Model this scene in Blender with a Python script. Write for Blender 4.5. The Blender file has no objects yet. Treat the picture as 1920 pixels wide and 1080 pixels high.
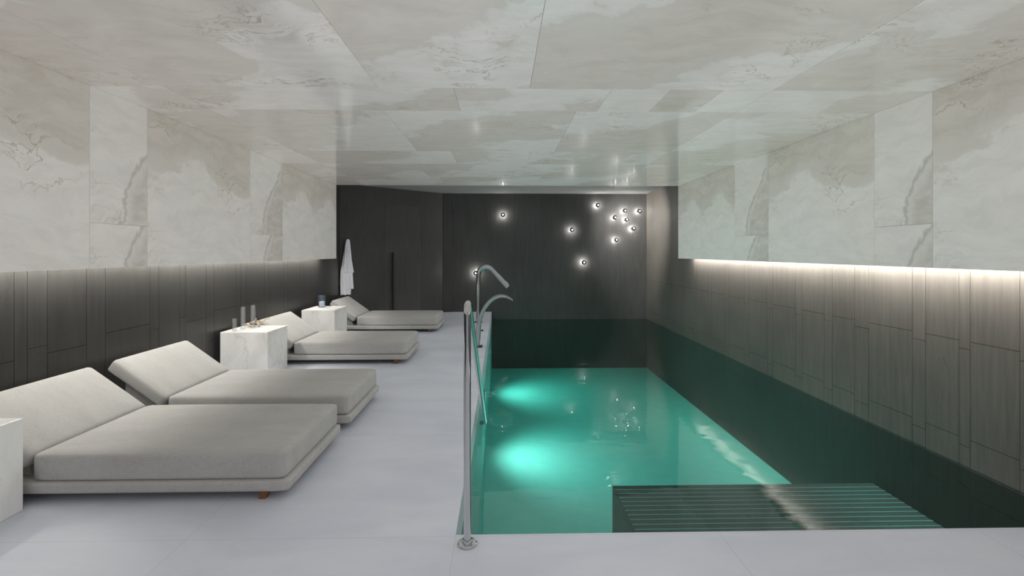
import bpy, bmesh, math, random
from mathutils import Vector, Matrix
random.seed(7)
SC = bpy.context.scene
COL = SC.collection
PI = math.pi

# ------------------------------------------------------------------ helpers
def obj(name, bm, mats, parent=None, smooth=False, angle=40, loc=None):
    me = bpy.data.meshes.new(name)
    bm.normal_update()
    bm.to_mesh(me); bm.free()
    for m in (mats if isinstance(mats, (list, tuple)) else [mats]):
        me.materials.append(m)
    if smooth:
        me.shade_smooth()
        if angle < 180:
            me.set_sharp_from_angle(angle=math.radians(angle))
    o = bpy.data.objects.new(name, me)
    COL.objects.link(o)
    if parent is not None: o.parent = parent
    if loc: o.location = loc
    return o

def tag(o, label, cat, group=None, kind=None):
    o['label'] = label; o['category'] = cat
    if group: o['group'] = group
    if kind: o['kind'] = kind
    return o

def thing(name, label, cat, loc=(0, 0, 0), rz=0, group=None):
    o = bpy.data.objects.new(name, None); COL.objects.link(o)
    o.empty_display_size = .1
    o.location = loc; o.rotation_euler = (0, 0, rz)
    return tag(o, label, cat, group)

def struct(name, bm, mats, parent=None, **k):
    o = obj(name, bm, mats, parent, **k)
    if parent is None: o['kind'] = 'structure'
    return o

def box(bm, x0, x1, y0, y1, z0, z1, mat=0, bev=0):
    r = bmesh.ops.create_cube(bm, size=1)
    vs = r['verts']
    for v in vs:
        v.co = Vector((x0 + (v.co.x + .5) * (x1 - x0), y0 + (v.co.y + .5) * (y1 - y0), z0 + (v.co.z + .5) * (z1 - z0)))
    fs = list({f for v in vs for f in v.link_faces})
    for f in fs: f.material_index = mat
    if bev:
        es = list({e for v in vs for e in v.link_edges})
        rb = bmesh.ops.bevel(bm, geom=es, offset=bev, segments=2, profile=.5, affect='EDGES')
        for f in rb['faces']: f.material_index = mat
    return vs

def loft(bm, rings, cap=True, closed=True):
    R = [[bm.verts.new(p) for p in ring] for ring in rings]
    n = len(R[0])
    for a, b in zip(R, R[1:]):
        for i in range(n if closed else n - 1):
            j = (i + 1) % n
            bm.faces.new((a[i], a[j], b[j], b[i]))
    if cap:
        bm.faces.new(list(reversed(R[0]))); bm.faces.new(R[-1])
    bmesh.ops.recalc_face_normals(bm, faces=bm.faces[:])

def tube(bm, pts, r, seg=20, cap=True, flat=1.0, side=None):
    pts = [Vector(p) for p in pts]
    rings = []
    up = Vector(side) if side else None
    prev = None
    for i, p in enumerate(pts):
        t = (pts[min(i + 1, len(pts) - 1)] - pts[max(i - 1, 0)]).normalized()
        if prev is None:
            a = Vector((0, 0, 1)) if abs(t.z) < .9 else Vector((1, 0, 0))
            if up: a = up
            u = (a - t * a.dot(t)).normalized()
        else:
            u = (prev - t * prev.dot(t)).normalized()
        prev = u
        w = t.cross(u)
        rr = r[i] if isinstance(r, (list, tuple)) else r
        rings.append([p + u * rr * math.cos(2 * PI * k / seg) + w * rr * flat * math.sin(2 * PI * k / seg) for k in range(seg)])
    loft(bm, rings, cap)

def lathe(bm, prof, seg=32, loc=(0, 0, 0), axis='z', cap=False):
    rings = []
    for r, h in prof:
        ring = []
        for k in range(seg):
            a = 2 * PI * k / seg
            if axis == 'z': p = Vector((r * math.cos(a), r * math.sin(a), h))
            else: p = Vector((r * math.cos(a), -h, r * math.sin(a)))      # axis -y (towards the room)
            ring.append(p + Vector(loc))
        rings.append(ring)
    loft(bm, rings, cap)

def catmull(P, n=8):
    P = [Vector(p) for p in P]
    out = []
    for i in range(len(P) - 1):
        p0 = P[max(i - 1, 0)]; p1 = P[i]; p2 = P[i + 1]; p3 = P[min(i + 2, len(P) - 1)]
        for k in range(n):
            t = k / n
            out.append(.5 * ((2 * p1) + (p2 - p0) * t + (2 * p0 - 5 * p1 + 4 * p2 - p3) * t * t + (-p0 + 3 * p1 - 3 * p2 + p3) * t ** 3))
    out.append(P[-1])
    return out

def cushion(bm, hx, hy, hz, r, crown=0.0, bulge=0.0, cuts=15):
    """rounded soft block centred on the origin"""
    bmesh.ops.create_cube(bm, size=2)
    bmesh.ops.subdivide_edges(bm, edges=bm.edges[:], cuts=cuts, use_grid_fill=True)
    sg = lambda t: math.copysign(abs(t) ** .55, t)
    for v in bm.verts:
        p = Vector((sg(v.co.x) * hx, sg(v.co.y) * hy, sg(v.co.z) * hz))
        q = Vector((max(-hx + r, min(hx - r, p.x)), max(-hy + r, min(hy - r, p.y)), max(-hz + r, min(hz - r, p.z))))
        d = p - q
        if d.length > 1e-9: p = q + d.normalized() * min(r, max(d.length, 0) if False else r)
        fx = 1 - (p.x / hx) ** 4; fy = 1 - (p.y / hy) ** 4; fz = 1 - (p.z / hz) ** 2
        if p.z > 0: p.z += crown * max(fx, 0) * max(fy, 0)
        s = bulge * max(fz, 0)
        p.x += math.copysign(s, p.x) * (abs(p.x) / hx) ** 2 * max(fy, 0) ** .5
        p.y += math.copysign(s, p.y) * (abs(p.y) / hy) ** 2 * max(fx, 0) ** .5
        v.co = p

# ------------------------------------------------------------------ materials
def mat(name):
    m = bpy.data.materials.new(name); m.use_nodes = True
    nt = m.node_tree; nt.nodes.clear()
    return m, nt, nt.nodes, nt.links

class N:
    """tiny node builder"""
    def __init__(s, name):
        s.m, s.nt, s.n, s.l = mat(name)
        s.out = s.n.new('ShaderNodeOutputMaterial')
    def new(s, t, **k):
        nd = s.n.new(t)
        for a, v in k.items():
            if a.startswith('i_'): 
                key = a[2:]; key = int(key) if key.isdigit() else key.replace('_', ' ')
                s.set(nd, key, v)
            else: setattr(nd, a, v)
        return nd
    def set(s, nd, key, v):
        if isinstance(v, bpy.types.NodeSocket): s.l.new(v, nd.inputs[key])
        else: nd.inputs[key].default_value = v
    def coord(s, kind='Object'): return s.new('ShaderNodeTexCoord').outputs[kind]
    def mapping(s, v, scale=(1, 1, 1), loc=(0, 0, 0), rot=(0, 0, 0)):
        return s.new('ShaderNodeMapping', i_Vector=v, i_Scale=scale, i_Location=loc, i_Rotation=rot).outputs[0]
    def noise(s, v, scale=1, detail=4, rough=.5, dist=0, col=False):
        nd = s.new('ShaderNodeTexNoise', i_Vector=v, i_Scale=scale, i_Detail=detail, i_Roughness=rough, i_Distortion=dist)
        return nd.outputs['Color' if col else 'Fac']
    def math(s, op, a, b=0, c=0, clamp=False):
        nd = s.new('ShaderNodeMath', operation=op, use_clamp=clamp)
        s.set(nd, 0, a); s.set(nd, 1, b); s.set(nd, 2, c)
        return nd.outputs[0]
    def ramp(s, f, *st, interp='LINEAR'):
        nd = s.new('ShaderNodeValToRGB'); s.set(nd, 0, f)
        cr = nd.color_ramp; cr.interpolation = interp
        while len(cr.elements) < len(st): cr.elements.new(.5)
        for e, (p, c) in zip(cr.elements, st):
            e.position = p
            e.color = (c, c, c, 1) if isinstance(c, (int, float)) else (*c, 1)
        return nd.outputs[0]
    def step(s, f, a, b):
        nd = s.new('ShaderNodeMapRange', interpolation_type='SMOOTHSTEP', i_0=f, i_1=a, i_2=b)
        return nd.outputs[0]
    def mix(s, f, a, b, blend='MIX'):
        nd = s.new('ShaderNodeMix', data_type='RGBA', blend_type=blend)
        s.set(nd, 0, f)
        for i, v in ((6, a), (7, b)): s.set(nd, i, v if isinstance(v, bpy.types.NodeSocket) else (*v, 1))
        return nd.outputs[2]
    def sep(s, v):
        nd = s.new('ShaderNodeSeparateXYZ', i_0=v); return nd.outputs
    def comb(s, x=0, y=0, z=0):
        return s.new('ShaderNodeCombineXYZ', i_0=x, i_1=y, i_2=z).outputs[0]
    def bump(s, h, strength=.3, dist=.01):
        return s.new('ShaderNodeBump', i_Strength=strength, i_Distance=dist, i_Height=h).outputs[0]
    def bsdf(s, color, rough=.5, metal=0, normal=None, spec=.5, **k):
        nd = s.new('ShaderNodeBsdfPrincipled')
        s.set(nd, 'Base Color', color if isinstance(color, bpy.types.NodeSocket) else (*color, 1))
        s.set(nd, 'Roughness', rough); s.set(nd, 'Metallic', metal); s.set(nd, 'Specular IOR Level', spec)
        if normal is not None: s.set(nd, 'Normal', normal)
        for a, v in k.items(): s.set(nd, a.replace('_', ' '), v)
        s.l.new(nd.outputs[0], s.out.inputs['Surface'])
        return nd
    def surf(s, o): s.l.new(o, s.out.inputs['Surface'])

def m_marble(name, kind):
    b = N(name)
    uv = b.coord('UV')
    u, v, _ = b.sep(uv)
    obj_c = b.coord('Object')
    warp = b.noise(uv, 1.7, 5, .55, 0, True)
    wv = b.new('ShaderNodeVectorMath', operation='MULTIPLY_ADD')
    b.set(wv, 0, warp); b.set(wv, 1, (.55, .55, 0)); b.set(wv, 2, uv)
    p = wv.outputs[0]
    cloud = b.noise(p, 1.3, 6, .6)
    fine = b.noise(b.mapping(p, (1.0, 3.2, 1), rot=(0, 0, .35)), 3.0, 8, .65)
    if kind == 'wide':
        h = b.math('ADD', v, b.math('MULTIPLY', b.math('SUBTRACT', cloud, .5), 1.5))
        h = b.math('ADD', h, b.math('MULTIPLY', u, -.10))
        m1 = b.step(h, .66, 1.0)
        base = b.mix(b.step(fine, .3, .75), (.87, .845, .81), (.775, .75, .72))
        tone = b.mix(b.step(fine, .25, .7), (.62, .575, .515), (.73, .69, .635))
        c = b.mix(m1, base, tone)
        edge = b.math('MULTIPLY', b.step(h, .71, .77), b.math('SUBTRACT', 1, b.step(h, .77, .98)))
        c = b.mix(b.math('MULTIPLY', edge, .25), c, (.54, .50, .43))
    elif kind == 'ceil':
        h = b.math('ADD', b.math('MULTIPLY', u, .42), b.math('MULTIPLY', v, .38))
        h = b.math('ADD', h, b.math('MULTIPLY', cloud, 1.2))
        s_ = b.math('SINE', b.math('MULTIPLY', h, 5.2))
        m1 = b.step(s_, -.7, .8)
        base = b.mix(b.step(fine, .3, .75), (.88, .845, .815), (.78, .745, .715))
        tone = b.mix(b.step(fine, .25, .72), (.66, .61, .56), (.76, .71, .655))
        c = b.mix(m1, base, tone)
        edge = b.math('MULTIPLY', b.step(s_, -.2, .0), b.math('SUBTRACT', 1, b.step(s_, .0, .5)))
        c = b.mix(b.math('MULTIPLY', edge, .22), c, (.52, .48, .42))
    else:
        dg = b.math('ADD', b.math('MULTIPLY', u, 1.15), b.math('MULTIPLY', v, -.62))
        dg = b.math('ADD', dg, b.math('MULTIPLY', b.math('SUBTRACT', cloud, .5), .9))
        m1 = b.step(dg, .18, .46)
        base = b.mix(b.step(fine, .3, .75), (.86, .835, .80), (.765, .74, .71))
        c = b.mix(m1, base, b.mix(b.step(fine, .35, .7), (.60, .57, .525), (.75, .72, .68)))
        ln = b.math('ABSOLUTE', b.math('SUBTRACT', dg, .25))
        c = b.mix(b.math('MULTIPLY', b.math('SUBTRACT', 1, b.step(ln, .0, .045)), .6), c, (.47, .44, .39))
    # brown hairline veins
    vn = b.noise(b.mapping(p, (1.3, 2.2, 1), rot=(0, 0, -.5)), 1.6, 7, .62, .4)
    line = b.math('SUBTRACT', 1, b.step(b.math('ABSOLUTE', b.math('SUBTRACT', vn, .5)), .0, .016))
    reg = b.step(b.noise(b.mapping(uv, loc=(3.1, 1.7, 0)), 1.1, 2), .51, .66)
    c = b.mix(b.math('MULTIPLY', b.math('MULTIPLY', line, reg), .6), c, (.36, .28, .19))
    stain = b.math('MULTIPLY', b.step(vn, .53, .66), reg)
    c = b.mix(b.math('MULTIPLY', stain, .38), c, (.50, .43, .33))
    rough = b.math('ADD', .06 if kind == 'ceil' else .2, b.math('MULTIPLY', fine, .08))
    b.bsdf(c, rough, spec=.5)
    return b.m

def m_box_marble():
    b = N('white_veined_marble')
    o = b.coord('Object')
    w = b.new('ShaderNodeVectorMath', operation='MULTIPLY_ADD')
    b.set(w, 0, b.noise(o, 2.3, 4, .5, 0, True)); b.set(w, 1, (.5, .5, .5)); b.set(w, 2, o)
    n1 = b.noise(b.mapping(w.outputs[0], (1.2, 1.2, .5), rot=(.3, .2, .2)), 3.0, 7, .6)
    c = b.mix(b.step(n1, .35, .7), (.80, .80, .775), (.70, .695, .665))
    n2 = b.noise(b.mapping(w.outputs[0], (1, 1, .45), loc=(4, 2, 1)), 2.2, 6, .55)
    ln = b.math('SUBTRACT', 1, b.step(b.math('ABSOLUTE', b.math('SUBTRACT', n2, .5)), 0, .02))
    c = b.mix(b.math('MULTIPLY', ln, .35), c, (.48, .46, .42))
    b.bsdf(c, .28, spec=.5)
    return b.m

def m_dark(name, base=(.104, .094, .084), rough=.33, axis='y'):
    b = N(name)
    o = b.coord('Object')
    st = b.noise(b.mapping(o, (9, 9, .7)), 3.0, 6, .6)
    pt = b.noise(o, .9, 3, .5)
    k = b.math('ADD', b.math('MULTIPLY', st, .55), b.math('MULTIPLY', pt, .45))
    c = b.mix(b.step(k, .3, .72), tuple(x * .78 for x in base), tuple(x * 1.25 for x in base))
    cr = b.noise(b.mapping(o, (3.2, 3.2, .9), rot=(0, .1, .12)), 2.2, 4, .5)
    crack = b.math('SUBTRACT', 1, b.step(b.math('ABSOLUTE', b.math('SUBTRACT', cr, .5)), 0, .006))
    crack = b.math('MULTIPLY', crack, b.step(b.noise(o, 1.7, 2), .52, .62))
    c = b.mix(b.math('MULTIPLY', crack, .5), c, tuple(x * .5 for x in base))
    fine = b.noise(b.mapping(o, (60, 60, 22)), 1.6, 3, .6)
    hgt = b.math('SUBTRACT', b.math('ADD', b.math('MULTIPLY', st, .5), b.math('MULTIPLY', fine, .35)), crack)
    b.bsdf(c, b.math('ADD', rough, b.math('MULTIPLY', st, .1)), normal=b.bump(hgt, .22, .006), spec=.5)
    return b.m

def m_floor():
    b = N('pale_stone_tile')
    o = b.coord('Object')
    x, y, z = b.sep(o)
    n = b.noise(b.mapping(o, (.8, 2.0, 1)), 1.4, 7, .6, .6)
    c = b.mix(b.step(n, .3, .72), (.53, .553, .622), (.61, .63, .69))
    def seam(t, off, per, w):
        f = b.math('FRACT', b.math('DIVIDE', b.math('SUBTRACT', t, off), per))
        d = b.math('MINIMUM', f, b.math('SUBTRACT', 1, f))
        return b.math('LESS_THAN', d, w / per)
    s = b.math('MAXIMUM', seam(x, -1.535, 1.31, .0022), seam(y, 2.365, 1.31, .0022))
    c = b.mix(b.math('MULTIPLY', s, .45), c, (.40, .41, .44))
    g = b.noise(o, 160, 2, .6)
    b.bsdf(c, b.math('ADD', .36, b.math('MULTIPLY', n, .12)), normal=b.bump(g, .05, .002), spec=.4)
    return b.m

def m_fabric(name, base):
    b = N(name)
    o = b.coord('Object')
    w1 = b.noise(b.mapping(o, (260, 260, 26)), 1, 2, .6)
    w2 = b.noise(b.mapping(o, (30, 300, 300)), 1, 2, .6)
    big = b.noise(b.mapping(o, (3, 7, 6), rot=(0, 0, .5)), 1.2, 4, .55)
    k = b.math('ADD', b.math('MULTIPLY', b.math('ADD', w1, w2), .35), b.math('MULTIPLY', big, .3))
    c = b.mix(b.step(k, .3, .7), tuple(x * .83 for x in base), tuple(x * 1.12 for x in base))
    b.bsdf(c, .9, normal=b.bump(b.math('ADD', w1, w2), .35, .003), spec=.15, Sheen_Weight=.15)
    return b.m

def m_simple(name, col, rough=.5, metal=0, spec=.5, nscale=40, var=.06, **k):
    b = N(name)
    n = b.noise(b.coord('Object'), nscale, 4, .55)
    c = b.mix(n, tuple(x * (1 - var) for x in col), tuple(min(1, x * (1 + var)) for x in col))
    b.bsdf(c, rough, metal, spec=spec, **k)
    return b.m

def m_emit(name, col, s):
    b = N(name)
    e = b.new('ShaderNodeEmission'); b.set(e, 'Color', (*col, 1)); b.set(e, 'Strength', s)
    b.surf(e.outputs[0]); return b.m

def m_glass(name, tint=(1, 1, 1), ior=1.45, haze=0.0, hcol=(.8, .82, .84)):
    b = N(name)
    f = b.new('ShaderNodeFresnel'); b.set(f, 'IOR', ior)
    t = b.new('ShaderNodeBsdfTransparent'); b.set(t, 'Color', (*tint, 1))
    g = b.new('ShaderNodeBsdfGlossy'); b.set(g, 'Roughness', .02)
    mx = b.new('ShaderNodeMixShader')
    gm = b.new('ShaderNodeNewGeometry')
    fac = b.math('MULTIPLY', b.math('MULTIPLY_ADD', f.outputs[0], 2.0, .05, clamp=True), b.math('SUBTRACT', 1, gm.outputs['Backfacing']))
    b.l.new(fac, mx.inputs[0]); b.l.new(t.outputs[0], mx.inputs[1]); b.l.new(g.outputs[0], mx.inputs[2])
    if haze:
        df = b.new('ShaderNodeBsdfDiffuse'); b.set(df, 'Color', (*hcol, 1))
        m2 = b.new('ShaderNodeMixShader'); b.set(m2, 0, haze)
        b.l.new(mx.outputs[0], m2.inputs[1]); b.l.new(df.outputs[0], m2.inputs[2])
        b.surf(m2.outputs[0])
    else: b.surf(mx.outputs[0])
    return b.m

def m_water():
    b = N('pool_water')
    o = b.coord('Object')
    n1 = b.noise(b.mapping(o, (1.0, 1.9, 1)), 1.5, 3, .5, .3)
    n2 = b.noise(b.mapping(o, (1.0, 2.4, 1)), 5.5, 2, .5, .2)
    h = b.math('ADD', n1, b.math('MULTIPLY', n2, .13))
    nrm = b.bump(h, WAVE, .1)
    f = b.new('ShaderNodeFresnel'); b.set(f, 'IOR', 1.62); b.set(f, 'Normal', nrm)
    t = b.new('ShaderNodeBsdfTransparent')
    g = b.new('ShaderNodeBsdfGlossy'); b.set(g, 'Roughness', .0); b.set(g, 'Normal', nrm)
    mx = b.new('ShaderNodeMixShader')
    b.l.new(f.outputs[0], mx.inputs[0]); b.l.new(t.outputs[0], mx.inputs[1]); b.l.new(g.outputs[0], mx.inputs[2])
    b.surf(mx.outputs[0])
    va = b.new('ShaderNodeVolumeAbsorption'); b.set(va, 'Color', (*WATER_COL, 1)); b.set(va, 'Density', WATER_DEN)
    b.l.new(va.outputs[0], b.out.inputs['Volume'])
    return b.m

# ------------------------------------------------------------------ tunables
WAVE = .038
WATER_COL = (.0, .82, .74)
WATER_DEN = .46
LED_L, LED_R = 90.0, 125.0
LED_COL = (1.0, .965, .90)
POOL_W = 95
LAMP_E = 8
SPOT_W = 480
BACK_E = 230
WORLD_E = .35
AMB, AMB_D = .395, 3.0

M_WIDE = m_marble('cream_marble_slab', 'wide')
M_NARR = m_marble('cream_marble_veined_strip', 'narrow')
M_CEIL = m_marble('polished_cream_marble', 'ceil')
M_BOX = m_box_marble()
M_DARK = m_dark('charcoal_stone_tile')
M_DARK_SHADED = m_dark('charcoal_stone_tile_shaded', (.034, .033, .031), .30)  # same stone as the right wall, dimmer left-side light put into the colour
M_DARKF = m_dark('charcoal_plaster_wall', (.05, .049, .0475), .42)
M_DOOR = m_dark('charcoal_door_veneer', (.058, .056, .052), .42)
M_JOINT = m_simple('dark_joint', (.018, .018, .017), .8)
M_JOINTL = m_simple('pale_joint', (.50, .49, .46), .8)
M_FLOOR = m_floor()
M_POOL = m_simple('pale_pool_tile', (.80, .84, .82), .5, nscale=6, var=.08)
M_BENCH = m_dark('ribbed_grey_stone', (.095, .102, .094), .6)
M_POOLD = m_dark('dark_pool_tile', (.050, .055, .050), .6)
M_FAB = m_fabric('grey_linen', (.41, .401, .383))
M_WOOD = m_simple('walnut_wood', (.19, .075, .028), .45, nscale=25, var=.3)
M_CHROME = m_simple('polished_steel', (.62, .63, .64), .09, 1, nscale=3, var=.03)
M_BRUSH = m_simple('satin_steel', (.55, .56, .57), .24, 1, nscale=3, var=.03)
M_SATIN = m_simple('satin_blade_steel', (.60, .60, .61), .5, 1, nscale=3, var=.03)
M_BLACK = m_simple('gloss_black_metal', (.015, .015, .016), .22)
M_BLACKM = m_simple('matt_black_metal', (.010, .010, .010), .6)
M_TOWEL = m_fabric('white_terry', (.84, .84, .88))
M_RECESS = m_simple('grey_plaster', (.30, .295, .285), .6, nscale=2, var=.04)
M_LED = m_emit('warm_led_left', LED_COL, LED_L)
M_LEDR = m_emit('warm_led_right', LED_COL, LED_R)
M_LENS = m_emit('lamp_lens', (1, .98, .95), LAMP_E)
M_HALO = m_emit('lamp_back_light', (1, .97, .92), BACK_E)
M_PLENS = m_emit('pool_lamp_lens', (.8, 1, .97), .6)
M_GLASS = m_glass('clear_glass')
M_VASE = m_glass('vase_glass', haze=.07)
M_GLASSB = m_glass('smoky_blue_glass', (.90, .93, .97), 1.5, .05, (.45, .55, .75))
M_WAX = m_simple('white_wax', (.80, .79, .76), .5)
M_DRIFT = m_simple('driftwood_bark', (.46, .38, .28), .7, nscale=50, var=.45)
M_NOSE = m_simple('pale_cyan_nosing', (.36, .56, .57), .35)
M_WATER = m_water()

# ------------------------------------------------------------------ dimensions
YB, YE, YF = -3.4, 8.71, 11.2          # back of room, end of marble ceiling, far wall
XL, XR = -3.20, 3.41                   # dark walls
PL, PR = -2.97, 3.235                  # marble panel faces
ZP, ZC, ZC2 = 1.278, 2.60, 2.757       # panel bottom, marble ceiling, far ceiling
PX, PY, ZW, ZF = -.225, 2.379, -.175, -1.32

# ------------------------------------------------------------------ floor / pool basin
bm = bmesh.new()
box(bm, XL - .1, PX, YB, YF + .1, -.16, 0)
box(bm, PX, XR + .1, YB, PY, -.16, 0)
struct('floor', bm, M_FLOOR)

bm = bmesh.new()
box(bm, PX - .15, PX, PY - .15, YF + .1, ZF - .1, -.16)                 # left side
box(bm, PX, XR + .1, PY - .15, PY, ZF - .1, -.16)                       # near side
box(bm, PX, XR + .1, PY, YF + .1, ZF - .1, ZF)                          # bottom
struct('trim_1', bm, M_POOL)

# pool walls that continue the dark stone under water
bm = bmesh.new(); box(bm, XR - .004, XR + .1, PY, YF, ZF, -.19)
struct('trim_2', bm, M_POOLD)
bm = bmesh.new(); box(bm, PX, XR, YF - .004, YF + .1, ZF, -.19)
struct('trim_3', bm, M_POOLD)

# ------------------------------------------------------------------ tiled wall builder
def tiled_wall(name, xface, out, cols, zlo, zhi, m, joint=.0035, depth=.02):
    """vertical stone tiles in columns; out=+1 wall faces +x, -1 faces -x"""
    bm = bmesh.new()
    xb = xface - out * (depth + .12)
    lo, hi = sorted((xface - out * .006, xb))
    ys = [c[0] for c in cols]
    box(bm, lo, hi, ys[0], cols[-1][1], zlo, zhi, 1)
    for y0, y1, zs in cols:
        cuts = [zlo] + list(zs) + [zhi]
        for a, b_ in zip(cuts, cuts[1:]):
            l2, h2 = sorted((xface, xface - out * depth))
            box(bm, l2, h2, y0 + joint / 2, y1 - joint / 2, a + joint / 2, b_ - joint / 2, 0)
    return struct(name, bm, [m, M_JOINT])

def cols_from(seams, patt, extra_lo, extra_hi, wide=.46, nar=.125):
    s = list(seams)
    while s[0] > extra_lo: s.insert(0, s[0] - (wide if len(s) % 2 else nar * (1 if len(s) % 4 else .7)))
    s[0] = extra_lo
    k = 0
    while s[-1] < extra_hi:
        s.append(s[-1] + (wide if k % 2 else nar)); k += 1
    s[-1] = extra_hi
    return [(a, b_, patt[i % len(patt)]) for i, (a, b_) in enumerate(zip(s, s[1:])) if b_ - a > .01]

RP = [(.026, .742), (-.031, .683), (.026, .742), (-.031, .683)]
rs = [3.083, 3.417, 3.503, 3.784, 3.909, 4.384, 4.560, 4.874, 4.999, 5.368]
cols_r = cols_from(rs, RP, YB, YF)
tiled_wall('wall_right', XR, -1, cols_r, -.21, ZC2 + .05, M_DARK)
LP = [(.742, 1.9), (.683, 2.0), (.42, 1.8)]
ls = [3.313, 3.457, 3.778, 3.952, 4.446, 4.557, 4.847, 4.937, 5.279, 5.418, 5.86, 5.97]
tiled_wall('wall_left', XL, 1, cols_from(ls, LP, YB, 9.62), 0, ZC2 + .05, M_DARK_SHADED)

# far wall behind the pool
bm = bmesh.new()
box(bm, -1.6, XR + .1, YF, YF + .12, -.21, ZC2 + .05)
struct('wall_back', bm, M_DARKF)
# slim pilaster where the angled wall meets the far wall
bm = bmesh.new(); box(bm, -1.35, -1.14, YF - .03, YF, 0, ZC2, 0, .004)
struct('trim_4', bm, M_DARKF)

# angled wall with flush door: local x runs along the wall, local -y faces the room
A = Vector((XL, 9.597, 0)); Bp = Vector((-1.328, 11.2, 0))
WL = (Bp - A).length
ang = math.atan2(Bp.y - A.y, Bp.x - A.x)
T = (Bp - A).normalized(); NRM = Vector((T.y, -T.x, 0))
def w_u(x):                      # wall length coordinate for a world x on the wall
    return (x - A.x) / T.x
uR = w_u(-1.793); uH = w_u(-2.341); uL = uH - .16
DT = 2.416
bm = bmesh.new()
box(bm, -.1, uL - .003, 0, .12, 0, ZC2 + .05)
box(bm, uR + .003, WL, 0, .12, 0, ZC2 + .05)
box(bm, uL - .003, uR + .003, 0, .12, DT + .003, ZC2 + .05)
w = struct('wall_angled', bm, M_DARKF); w.location = A; w.rotation_euler = (0, 0, ang)
bm = bmesh.new(); box(bm, uL, uR, .001, .05, .004, DT)
d = struct('door_1', bm, M_DOOR); d.location = A; d.rotation_euler = (0, 0, ang)
bm = bmesh.new()
box(bm, uH - .02, uH + .02, -.055, -.035, .10, 1.389, 0, .004)
for zz in (.3, 1.2): box(bm, uH - .01, uH + .01, -.04, .002, zz, zz + .02)
obj('door_handle', bm, M_BLACKM, d)['label'] = 'long black vertical pull bar'

# ------------------------------------------------------------------ marble panels and ceiling
yseams = [YB, -1.5, -.1, .5, 2.14, 2.64 - .5 + .5, 3.53, 4.095, 5.745, 6.585, 7.705, YE]
yseams = [YB, -1.75, -1.2, .2, .75, 1.9, 3.53, 4.095, 5.745, 6.585, 7.705, YE]
ykind = ['w', 'n', 'w', 'n', 'w', 'w', 'n', 'w', 'n', 'w', 'w']
ykind[4] = 'n'

def uv_face(bm, faces, fn):
    uvl = bm.loops.layers.uv.verify()
    for f in faces:
        for lp in f.loops: lp[uvl].uv = fn(lp.vert.co)

def panel(name, xf, out):
    """marble clad bulkhead; its face looks towards the pool"""
    bm = bmesh.new(); bm.loops.layers.uv.verify()
    J = .0022
    xa = xf - out * .006
    lo, hi = sorted((xa, xf - out * .05))
    box(bm, lo, hi, YB, YE, ZP + .002, ZC, 2)
    for i, (y0, y1, kd) in enumerate(zip(yseams, yseams[1:], ykind)):
        rows = [(ZP, ZC)] if kd == 'w' else [(ZP, 1.612), (1.612, ZC)]
        for z0, z1 in rows:
            l2, h2 = sorted((xf, xf - out * .012))
            vs = box(bm, l2, h2, y0 + (J / 2), y1 - (J / 2 if i < len(ykind) - 1 else 0), z0 + (J / 2 if z0 > ZP else 0), z1 - J / 2, 0 if kd == 'w' else 1)
            fs = {f for v in vs for f in v.link_faces}
            if kd == 'w':
                off = (0, 0)
                if out > 0: fn = lambda c, y0=y0: (c.y - y0, c.z - ZP)
                else: fn = lambda c, y1=y1: (y1 - c.y, c.z - ZP + .03)
            else:
                zz = 1.612 if z0 == ZP else 1.612
                dv = .55 if z0 == ZP else 0.0
                if out > 0: fn = lambda c, y0=y0, zz=zz, dv=dv: (c.y - y0, c.z - zz + dv)
                else: fn = lambda c, y1=y1, zz=zz, dv=dv: (y1 - c.y, c.z - zz + dv + .06)
            uv_face(bm, fs, fn)
    return struct(name, bm, [M_WIDE, M_NARR, M_JOINTL])
panel('trim_5', PL, 1)
panel('trim_6', PR, -1)

# ceiling tiles in rows that carry on the panel seams
rows = {0: [-2.47, -.9, .21, 2.02], 1: [-2.45, -.35, .815, 1.26, 1.655, 2.02], 2: [-2.455, -1.0, .64, 2.02], 3: [-2.45, -.6, .35, 1.25, 2.02], 4: [-2.45, -1.15, .215, 2.02]}
rmap = [0, 1, 2, 1, 3, 0, 1, 2, 3, 4, 2]
bm = bmesh.new(); bm.loops.layers.uv.verify()
box(bm, XL - .02, XR + .02, YB, YE, ZC + .006, ZC + .05, 1)
UO = {}
rnd = random.Random(5)
for i, (y0, y1) in enumerate(zip(yseams, yseams[1:])):
    xs = [XL - .02] + rows[rmap[i]] + [XR + .02]
    for j, (x0, x1) in enumerate(zip(xs, xs[1:])):
        J = .0024
        vs = box(bm, x0 + J / 2, x1 - J / 2, y0 + J / 2, y1 - (J / 2 if i < len(rmap) - 1 else 0), ZC, ZC + .012, 0)
        fs = {f for v in vs for f in v.link_faces}
        ou, ov = rnd.uniform(0, 30), rnd.uniform(0, 30)
        uv_face(bm, fs, lambda c, ou=ou, ov=ov: (c.x + ou, c.y + ov))
struct('ceiling', bm, [M_CEIL, M_JOINTL])
# lowered edge box closing the marble ceiling off from the far recess
bm = bmesh.new(); box(bm, XL - .1, XR + .1, YE, YF + .1, ZC2, ZC2 + .06)
struct('ceiling_recess', bm, M_RECESS)
bm = bmesh.new(); box(bm, XL - .1, XR + .1, YE - .03, YE - .001, ZC + .05, ZC2 + .06)
struct('trim_7', bm, M_RECESS)

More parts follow.
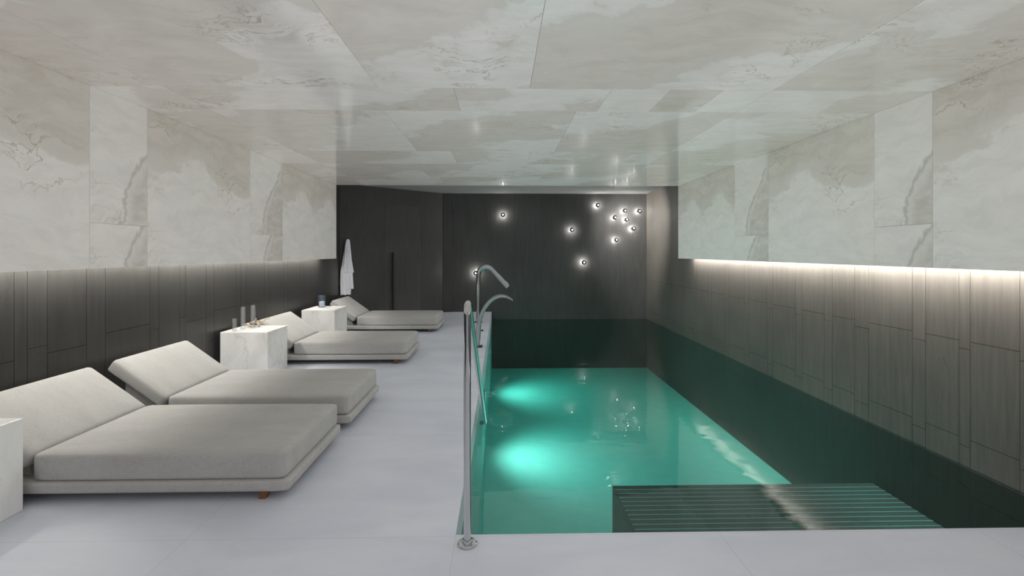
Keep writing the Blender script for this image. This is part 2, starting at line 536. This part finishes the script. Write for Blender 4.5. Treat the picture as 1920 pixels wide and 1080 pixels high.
# glazed back of the room, behind the camera
bm = bmesh.new()
box(bm, XL - .1, XR + .1, YB - .1, YB, ZC - .15, ZC + .1)
box(bm, XL - .1, XL + .12, YB - .1, YB, 0, ZC)
box(bm, XR - .12, XR + .1, YB - .1, YB, 0, ZC)
struct('wall_front', bm, M_RECESS)
wn = bpy.data.objects.new('window_1', None); COL.objects.link(wn); wn['kind'] = 'structure'
bm = bmesh.new()
for k in range(5):
    x = XL + .12 + k * (XR - XL - .24) / 4
    box(bm, x - .025, x + .025, YB - .07, YB - .02, 0, ZC - .15)
obj('window_frame', bm, M_BLACKM, wn)
bm = bmesh.new(); box(bm, XL + .12, XR - .12, YB - .05, YB - .044, .01, ZC - .15)
obj('pane', bm, M_GLASS, wn)

# ------------------------------------------------------------------ cove light strips behind the panel edges
def led(name, x, z, wid, tilt, y0, y1, lab, m):
    """strip glued behind the panel edge; at tilt 0 it shines straight down, positive tilt turns it towards +x"""
    t = thing(name, lab, 'light strip', (x, (y0 + y1) / 2, z), 0, None)
    hy = (y1 - y0) / 2
    bm = bmesh.new(); box(bm, -wid / 2 - .004, wid / 2 + .004, -hy, hy, 0, .02); o = obj('housing', bm, M_BRUSH, t); o.rotation_euler = (0, -tilt, 0)
    bm = bmesh.new(); box(bm, -wid / 2, wid / 2, -hy, hy, -.005, -.0005); o = obj('diffuser', bm, m, t); o.rotation_euler = (0, -tilt, 0)
    pb = (PL - .048 if x < 0 else PR + .048) - x
    bm = bmesh.new(); box(bm, min(0, pb), max(0, pb), -hy, hy, .006, .03); obj('bracket', bm, M_BRUSH, t)
    return t
led('led_strip', PL - .115, 1.345, .03, 0, 2.7, 8.5, 'warm light strip tucked behind the bottom edge of the left marble panel', M_LED)
led('led_strip', PR + .07, 1.345, .03, math.radians(30), YB + .1, 8.42, 'warm light strip tucked behind the bottom edge of the right marble panel', M_LEDR)

# ------------------------------------------------------------------ pool: water, bench, lights
bm = bmesh.new(); box(bm, PX - .01, XR + .01, PY - .01, YF + .01, ZF - .03, ZW)
tag(obj('pool_water', bm, M_WATER), 'still emerald green water filling the long indoor pool', 'water', kind='stuff')

bench = thing('pool_bench', 'dark ribbed step platform under water in the near right corner of pool', 'step', (0, 0, ZF))
bm = bmesh.new(); box(bm, 1.005, XR - .006, PY + .004, 4.33, .001, .60, 0, .006)
obj('platform', bm, M_BENCH, bench)
proto = None
for k in range(12):
    yy = 3.50 + k * .068
    if proto is None:
        bm = bmesh.new(); box(bm, -1.19, 1.19, -.0045, .0045, 0, .006)
        proto = obj('rib', bm, M_NOSE, bench); o = proto
    else:
        o = proto.copy(); COL.objects.link(o); o.parent = bench
    o.location = ((1.005 + XR) / 2, yy, .598)
    o['label'] = 'thin pale cyan rib'

for i, (yy, where) in enumerate(((6.35, 'between the handrail and the blade spout'), (9.2, 'below the curved tube spout'))):
    t = thing('pool_light', 'round underwater lamp set in the left pool wall, ' + where, 'lamp', (PX, yy, -.50), 0, 'underwater lamps in the left pool wall')
    bm = bmesh.new(); lathe(bm, [(.0001, .012), (.075, .012), (.085, .006), (.085, -.002), (.0001, -.002)], 28)
    o = obj('rim', bm, M_CHROME, t, smooth=True); o.rotation_euler = (0, PI / 2, 0)
    bm = bmesh.new(); lathe(bm, [(.0001, .018), (.05, .016), (.06, .0125), (.0001, .0121)], 28)
    o = obj('lens', bm, M_PLENS, t, smooth=True); o.rotation_euler = (0, PI / 2, 0)
    ld = bpy.data.lights.new('pool_spot', 'SPOT'); ld.energy = POOL_W; ld.spot_size = math.radians(122); ld.spot_blend = 1.0
    ld.color = (.80, 1.0, .96); ld.shadow_soft_size = .05
    lo = bpy.data.objects.new('pool_spot', ld); COL.objects.link(lo); lo.parent = t
    lo.location = (.06, 0, 0); lo.rotation_euler = (0, -math.radians(60), 0)

# ------------------------------------------------------------------ sun loungers
def make_lounger(label):
    """local origin: right near foot corner of the base on the floor; x runs back to the wall (negative)"""
    t = thing('sun_lounger', label, 'lounger', (0, 0, 0), 0, 'grey upholstered loungers along the left wall')
    W = .90; L = 1.86
    bm = bmesh.new(); cushion(bm, L / 2, W / 2, .036, .022, 0, .003)
    o = obj('base', bm, M_FAB, t, smooth=True, angle=180); o.location = (-L / 2, W / 2, .086)
    bm = bmesh.new(); cushion(bm, .695, W / 2 - .010, .0785, .024, .012, .006)
    o = obj('seat_cushion', bm, M_FAB, t, smooth=True, angle=180); o.location = (-.022 - .695, W / 2, .1975)
    # piping on the upper edge of the seat cushion
    p0 = Vector((-1.425, .276)); p1 = Vector((-1.815, .556))
    dr = (p1 - p0).normalized(); nr = Vector((dr.y, -dr.x)) * 1
    if nr.y < 0: nr = -nr
    th = .105; ln = (p1 - p0).length + .03
    mid = p0 - dr * .015 + dr * ln / 2 - nr * th / 2
    bm = bmesh.new(); cushion(bm, ln / 2, W / 2 - .014, th / 2, .024, .012, .006)
    o = obj('back_cushion', bm, M_FAB, t, smooth=True, angle=180)
    o.location = (mid.x, W / 2, mid.y); o.rotation_euler = (0, math.atan2(-dr.y, dr.x) + PI, 0)
    o.rotation_euler = (0, math.atan2(p1.y - p0.y, -(p1.x - p0.x)), 0)
    bm = bmesh.new()
    a = [(-1.50, .118), (-1.80, .118), (-1.80, .40), (-1.52, .205)]
    loft(bm, [[Vector((x, y, z)) for x, z in a] for y in (.10, W - .10)])
    obj('back_support', bm, M_FAB, t)
    lp = None
    for (x, y, sx, sy) in ((-.155, .055, 1, 1), (-.155, W - .055, 1, -1), (-L + .155, .055, -1, 1), (-L + .155, W - .055, -1, -1)):
        bm = bmesh.new()
        rings = []
        for z, e in ((0, .018), (.056, .036)):
            rings.append([Vector((x - sx * .022, y - sy * .022, z)), Vector((x + sx * (e - .004), y - sy * .022, z)), Vector((x + sx * (e - .004), y + sy * (e - .004), z)), Vector((x - sx * .022, y + sy * (e - .004), z))])
        loft(bm, rings)
        obj('leg', bm, M_WOOD, t)['label'] = 'short tapered brown wooden leg'
    return t

def copy_tree(o, parent=None):
    c = o.copy(); COL.objects.link(c); c.parent = parent
    for ch in list(o.children): copy_tree(ch, c)
    return c

proto = make_lounger('low grey linen lounger closest to the camera, wholly in front of the others')
spots = [(-1.195, 2.715, None),
         (-1.180, 3.775, 'low grey linen lounger second from the camera, in front of the cube with vases'),
         (-1.165, 6.0, 'low grey linen lounger between the marble cube with vases and the cube with the candle'),
         (-1.095, 8.36, 'low grey linen lounger farthest away, below the hanging white towel')]
for x, y, lab in spots:
    o = proto if lab is None else copy_tree(proto)
    if lab: o['label'] = lab
    o.location = (x, y, 0)

# ------------------------------------------------------------------ marble cubes
def cube(x0, x1, y0, y1, lab):
    bm = bmesh.new()
    hx, hy = (x1 - x0) / 2, (y1 - y0) / 2
    box(bm, -hx, hx, -hy, hy, 0, .5, 0, .004)
    o = obj('side_table', bm, M_BOX); o.location = (x0 + hx, y0 + hy, 0)
    return tag(o, lab, 'side table', 'white marble cube side tables')
cube(-3.11, -2.59, 2.15, 2.66, 'white marble cube table cut off by the left picture edge')
cube(-3.14, -2.615, 5.43, 5.93, 'white marble cube table carrying three glass vases and driftwood')
cube(-3.07, -2.565, 7.44, 8.04, 'white marble cube table carrying a candle in a glass, before the farthest lounger')

# vases
def vase(x, y, r, h, lab):
    bm = bmesh.new()
    lathe(bm, [(.0005, 0), (r, 0), (r, h), (r - .004, h), (r - .004, .012), (.0005, .012)], 28)
    o = obj('glass_vase', bm, M_VASE, smooth=True, angle=30); o.location = (x, y, .5005)
    return tag(o, lab, 'vase', 'clear glass cylinder vases on a marble cube')
vase(-3.022, 5.505, .024, .142, 'shortest of three clear glass cylinder vases on the marble cube')
vase(-2.985, 5.617, .026, .262, 'tall clear glass cylinder vase, middle of three on the marble cube')
vase(-2.93, 5.732, .027, .268, 'tall clear glass cylinder vase right of the other two, in front of driftwood')

# driftwood: one gnarled piece with short side twigs
bm = bmesh.new()
def twig(P, R): tube(bm, catmull(P, 5), [R[0] + (R[1] - R[0]) * i / ((len(P) - 1) * 5) + .003 * math.sin(i * 1.9) for i in range((len(P) - 1) * 5 + 1)], 9)
twig([(-.16, 0, .016), (-.11, .02, .034), (-.05, -.005, .05), (.0, .01, .042), (.05, .0, .055), (.10, .02, .085), (.145, .02, .105)], (.012, .006))
twig([(-.12, .02, .028), (-.09, -.03, .03), (-.05, -.05, .016), (.0, -.045, .013)], (.014, .008))
twig([(-.04, 0, .05), (-.02, .01, .075), (-.025, .02, .10)], (.012, .004))
twig([(.0, .01, .045), (.03, -.035, .03), (.045, -.05, .012)], (.015, .008))
twig([(-.07, .0, .045), (-.03, .03, .06), (.03, .035, .058), (.06, .03, .07)], (.013, .006))
o = obj('driftwood', bm, M_DRIFT, smooth=True, angle=180); o.location = (-2.935, 5.835, .501)
tag(o, 'gnarled tan driftwood piece lying beside the glass vases', 'driftwood')

# candle in a hurricane glass
cg = thing('candle_holder', 'smoky glass cylinder with white candle on the far marble cube', 'candle', (-2.915, 7.86, .5005))
bm = bmesh.new(); lathe(bm, [(.0005, 0), (.052, 0), (.056, .02), (.056, .19), (.052, .195), (.052, .02), (.048, .008), (.0005, .008)], 32)
obj('glass', bm, M_GLASSB, cg, smooth=True, angle=30)
bm = bmesh.new(); lathe(bm, [(.0005, .009), (.044, .009), (.044, .085), (.038, .09), (.0005, .086)], 28)
obj('candle', bm, M_WAX, cg, smooth=True, angle=30)
bm = bmesh.new(); tube(bm, [(0, 0, .085), (.001, 0, .1), (.003, 0, .108)], .0015, 6)
obj('wick', bm, M_BLACKM, cg)

# ------------------------------------------------------------------ towel on a hook
TU = w_u(-3.097)
def wp(u, w_, z): return A + T * (TU + u) + NRM * w_ + Vector((0, 0, z))
hk = thing('wall_hook', 'small dark hook holding the white towel on the angled wall', 'hook', wp(0, 0, 1.60), ang)
bm = bmesh.new(); lathe(bm, [(.0005, .006), (.02, .006), (.022, .003), (.022, 0), (.0005, 0)], 20, axis='y'); obj('plate', bm, M_BLACKM, hk, smooth=True)
bm = bmesh.new(); tube(bm, catmull([(0, -.004, 0), (0, -.03, -.004), (0, -.045, .004), (0, -.05, .022)], 5), .006, 10); obj('peg', bm, M_BLACKM, hk, smooth=True)

def drape(bm, prof, w0, depth, seg=40, folds=5, ph=0.0):
    rings = []
    n = 26
    zs = [p[0] for p in prof]
    for i in range(n + 1):
        z = zs[0] + (zs[-1] - zs[0]) * i / n
        for a, b_ in zip(prof, prof[1:]):
            if a[0] >= z >= b_[0]: break
        f = (a[0] - z) / (a[0] - b_[0] + 1e-9); f = f * f * (3 - 2 * f) * .4 + f * .6
        l = a[1] + (b_[1] - a[1]) * f; r = a[2] + (b_[2] - a[2]) * f
        c, h = (l + r) / 2, (r - l) / 2
        fd = min(1, (zs[0] - z) / .3)
        ring = []
        for k in range(seg):
            t = 2 * PI * k / seg
            u = c + h * math.cos(t)
            s = math.sin(t)
            fo = .011 * fd * math.sin(folds * math.cos(t) * 2.2 + ph + z * 2.0) + .005 * fd * math.sin(folds * 4.1 * math.cos(t) + z * 5)
            w_ = w0 + (depth * (1 if s > 0 else .35)) * math.copysign(abs(s) ** .7, s) * (.75 + .25 * fd) + (fo if s > 0 else 0) * abs(s)
            if i == 0: w_ = w0 + (w_ - w0) * .6; u = c + (u - c) * .6
            ring.append(wp(u, w_, z + (.006 * math.sin(7 * math.cos(t)) if i == n else 0)))
        rings.append(ring)
    loft(bm, rings)
tw = thing('towel', 'white towel hanging folded from a hook on the dark angled wall', 'towel', wp(0, 0, .55))
def to_local(bm):
    for v in bm.verts: v.co -= tw.location
bm = bmesh.new()
drape(bm, [(1.645, -.035, .03), (1.5, -.06, .045), (1.25, -.10, .06), (1.0, -.145, .075), (.8, -.15, .085), (.545, -.145, .065)], .045, .028)
to_local(bm); obj('lower_fold', bm, M_TOWEL, tw, smooth=True, angle=60)
bm = bmesh.new()
drape(bm, [(1.65, -.038, .034), (1.5, -.062, .05), (1.25, -.09, .075), (1.1, -.105, .10), (.985, -.10, .122)], .058, .032, ph=1.4)
to_local(bm); obj('upper_fold', bm, M_TOWEL, tw, smooth=True, angle=60)
bm = bmesh.new()
drape(bm, [(1.1, -.03, .07), (.95, -.015, .10), (.8, -.005, .108), (.66, -.005, .118)], .058, .026, folds=3, ph=.6)
to_local(bm); obj('side_fold', bm, M_TOWEL, tw, smooth=True, angle=60)

# ------------------------------------------------------------------ globe wall lamps
lamp_pos = [(.037, 2.251, 'alone high on the left of the far wall'),
            (1.633, 1.907, 'mid height left of the cluster'),
            (2.235, 2.478, 'highest on the far wall, left of the cluster'),
            (2.633, 2.193, 'leftmost of the tight cluster at the upper right'),
            (2.864, 2.349, 'top middle of the cluster at the upper right'),
            (3.201, 2.343, 'rightmost, next to the right wall'),
            (2.908, 2.144, 'centre of the cluster at the upper right'),
            (3.064, 1.940, 'lower right of the cluster'),
            (2.665, 1.673, 'just below the cluster'),
            (1.912, 1.152, 'lowest one over the open water'),
            (-.591, .907, 'half hidden behind the curved tube spout')]
def make_lamp(lab):
    t = thing('wall_lamp', lab, 'lamp', (0, 0, 0), 0, 'black globe lamps on the far wall')
    bm = bmesh.new(); lathe(bm, [(.0005, .0), (.026, .0), (.026, .012), (.013, .016), (.010, .02), (.010, .09), (.0005, .09)], 24, axis='y')
    obj('mount', bm, M_BLACK, t, smooth=True, angle=30)
    c, R = .134, .053
    prof = [(.0005, c - .0525)]
    for k in range(1, 14):
        a = PI * k / 15
        prof.append((R * math.sin(a), c - R * math.cos(a)))
    prof += [(.019, c + .0475), (.016, c + .040), (.0005, c + .036)]
    bm = bmesh.new(); lathe(bm, prof, 32, axis='y')
    obj('globe', bm, M_BLACK, t, smooth=True, angle=50)
    bm = bmesh.new(); lathe(bm, [(.0005, c + .037), (.0155, c + .041), (.0135, c + .049), (.008, c + .054), (.0005, c + .056)], 24, axis='y')
    obj('lens', bm, M_LENS, t, smooth=True)['label'] = 'small glowing white lens'
    bm = bmesh.new(); lathe(bm, [(.011, .055), (.021, .055), (.021, .085), (.011, .085)], 28, axis='y')
    obj('back_ring', bm, M_HALO, t, smooth=True, angle=30)['label'] = 'glowing ring washing the wall'
    return t
pl = None
for x, z, lab in lamp_pos:
    lab = 'black globe wall lamp with lit centre, ' + lab
    if pl is None: pl = make_lamp(lab); o = pl
    else: o = copy_tree(pl); o['label'] = lab
    o.location = (x, YF - .0005, z)

# ------------------------------------------------------------------ recessed spotlight in the far ceiling, above the marble edge
dl = thing('ceiling_spotlight', 'recessed spotlight in the far ceiling washing the right corner', 'spotlight', (2.1, 9.3, ZC2))
bm = bmesh.new(); lathe(bm, [(.036, -.001), (.052, -.001), (.054, -.006), (.036, -.010)], 28); obj('rim', bm, M_BLACK, dl, smooth=True, angle=30)
bm = bmesh.new(); lathe(bm, [(.0005, -.001), (.036, -.001), (.034, -.005), (.0005, -.005)], 24); obj('lens', bm, M_LENS, dl, smooth=True, angle=30)
ld = bpy.data.lights.new('corner_spot', 'SPOT'); ld.energy = SPOT_W; ld.spot_size = math.radians(78); ld.spot_blend = 1.0; ld.color = (1, .97, .92); ld.shadow_soft_size = .03
lo = bpy.data.objects.new('corner_spot', ld); COL.objects.link(lo); lo.parent = dl
lo.location = (0, 0, -.02); lo.rotation_euler = (Vector((3.41, 11.0, 1.75)) - Vector((2.1, 9.3, ZC2))).to_track_quat('-Z', 'Y').to_euler()

# ------------------------------------------------------------------ pool handrail
hr = thing('handrail', 'polished steel pool handrail rising from the near deck and sloping into water', 'handrail', (-.163, 2.303, 0))
R_, zc = .048, 1.097
P = [(0, 0, .004), (0, 0, .4), (0, 0, .8), (0, 0, zc)]
for k in range(1, 13):
    a = PI - (PI - math.radians(58.0)) * k / 12
    P.append((0, R_ + R_ * math.cos(a), zc + R_ * math.sin(a)))
e = Vector(P[-1]); f = Vector((.012, 2.16, -.175))
for k in range(1, 13): P.append(tuple(e + (f - e) * k / 12))
dr = (f - e).normalized()
q = f + dr * .05
P += [tuple(q), tuple(q + Vector((-.012, .03, -.012))), tuple(q + Vector((-.05, .04, -.016)))]
bm = bmesh.new(); tube(bm, P, .0175, 24, side=(1, 0, 0))
obj('rail', bm, M_CHROME, hr, smooth=True, angle=60)
bm = bmesh.new(); lathe(bm, [(.0005, 0), (.046, 0), (.046, .008), (.042, .012), (.026, .013), (.024, .022), (.0180, .024), (.0180, .010), (.0005, .010)], 36)
obj('base_flange', bm, M_CHROME, hr, smooth=True, angle=30)

# ------------------------------------------------------------------ pool spouts
sp = thing('pool_spout', 'tall steel tube spout arching towards the pool, in front of the far wall', 'spout', (-.452, 9.5, 0))
pts = [(0, 0, .0), (0, 0, .3), (0, 0, .63), (0, 0, .86), (.008, 0, .96), (.04, 0, 1.04), (.10, 0, 1.095), (.17, 0, 1.105), (.24, 0, 1.075), (.30, 0, 1.015), (.44, 0, .865), (.585, 0, .705)]
bm = bmesh.new(); tube(bm, catmull(pts, 6), .049, 28, side=(0, 1, 0))
obj('tube', bm, M_CHROME, sp, smooth=True, angle=60)
bm = bmesh.new(); lathe(bm, [(.0005, 0), (.085, 0), (.085, .012), (.078, .018), (.0005, .018)], 36)
obj('base_flange', bm, M_CHROME, sp, smooth=True, angle=30)

sb = thing('blade_spout', 'curved flat steel blade spout arching over the pool edge like a sickle', 'spout', (-.353, 7.08, 0))
cp = catmull([(-.005, 0, .0), (.0, 0, .09), (.008, 0, .2), (.028, 0, .355), (.078, 0, .515), (.155, 0, .64), (.25, 0, .72), (.345, 0, .748), (.44, 0, .735), (.52, 0, .688)], 6)
n = len(cp)
rings = []
for i, p in enumerate(cp):
    s = i / (n - 1)
    t = (cp[min(i + 1, n - 1)] - cp[max(i - 1, 0)]).normalized()
    nn = Vector((-t.z, 0, t.x))
    th = .058 + .028 * math.sin(PI * min(1, s / .35)) if s < .35 else .058 * max(0.06, 1 - ((s - .35) / .65) ** 2.2)
    wd = .085 + .26 * s ** 1.3
    ring = []
    for k in range(28):
        a = 2 * PI * k / 28
        ca, sa = math.cos(a), math.sin(a)
        u = math.copysign(abs(ca) ** .35, ca) * wd / 2; v = math.copysign(abs(sa) ** .6, sa) * th / 2
        ring.append(p + Vector((0, 1, 0)) * u + nn * v)
    rings.append(ring)
bm = bmesh.new(); loft(bm, rings)
obj('blade', bm, M_SATIN, sb, smooth=True, angle=50)
bm = bmesh.new(); box(bm, -.05, .075, -.07, .07, 0, .014, 0, .003)
obj('base_plate', bm, M_BLACK, sb)
bm = bmesh.new(); tube(bm, [(.03, 0, .24), (.065, 0, .24), (.065, 0, .24), (.085, 0, .24)], [.006, .006, .014, .014], 14, side=(0, 1, 0))
obj('valve_knob', bm, M_BLACK, sb, smooth=True, angle=40)

# ------------------------------------------------------------------ world, camera, view
wd = bpy.data.worlds.new('World'); SC.world = wd; wd.use_nodes = True
bg = wd.node_tree.nodes['Background']
bg.inputs[0].default_value = (.80, .88, 1.0, 1); bg.inputs[1].default_value = WORLD_E

cd = bpy.data.cameras.new('Camera'); cam = bpy.data.objects.new('Camera', cd); COL.objects.link(cam)
cd.sensor_width = 36; cd.lens = 900 / 1920 * 36; cd.shift_y = -68 / 1920
cam.location = (0, 0, 1.4); cam.rotation_euler = (PI / 2, 0, -20 / 900)
SC.camera = cam
vs = SC.view_settings
vs.view_transform = 'Standard'; vs.look = 'None'; vs.gamma = 1; vs.exposure = 0.10
vs.use_curve_mapping = False
SC.cycles.max_bounces = 12; SC.cycles.diffuse_bounces = 6; SC.cycles.glossy_bounces = 5; SC.cycles.transparent_max_bounces = 12
SC.cycles.caustics_reflective = False; SC.cycles.caustics_refractive = False
SC.cycles.sample_clamp_indirect = 6
SC.cycles.use_denoising = True
SC.cycles.use_fast_gi = True; SC.cycles.fast_gi_method = 'ADD'; SC.cycles.ao_bounces = 1; SC.cycles.ao_bounces_render = 1
wd.light_settings.ao_factor = AMB; wd.light_settings.distance = AMB_D
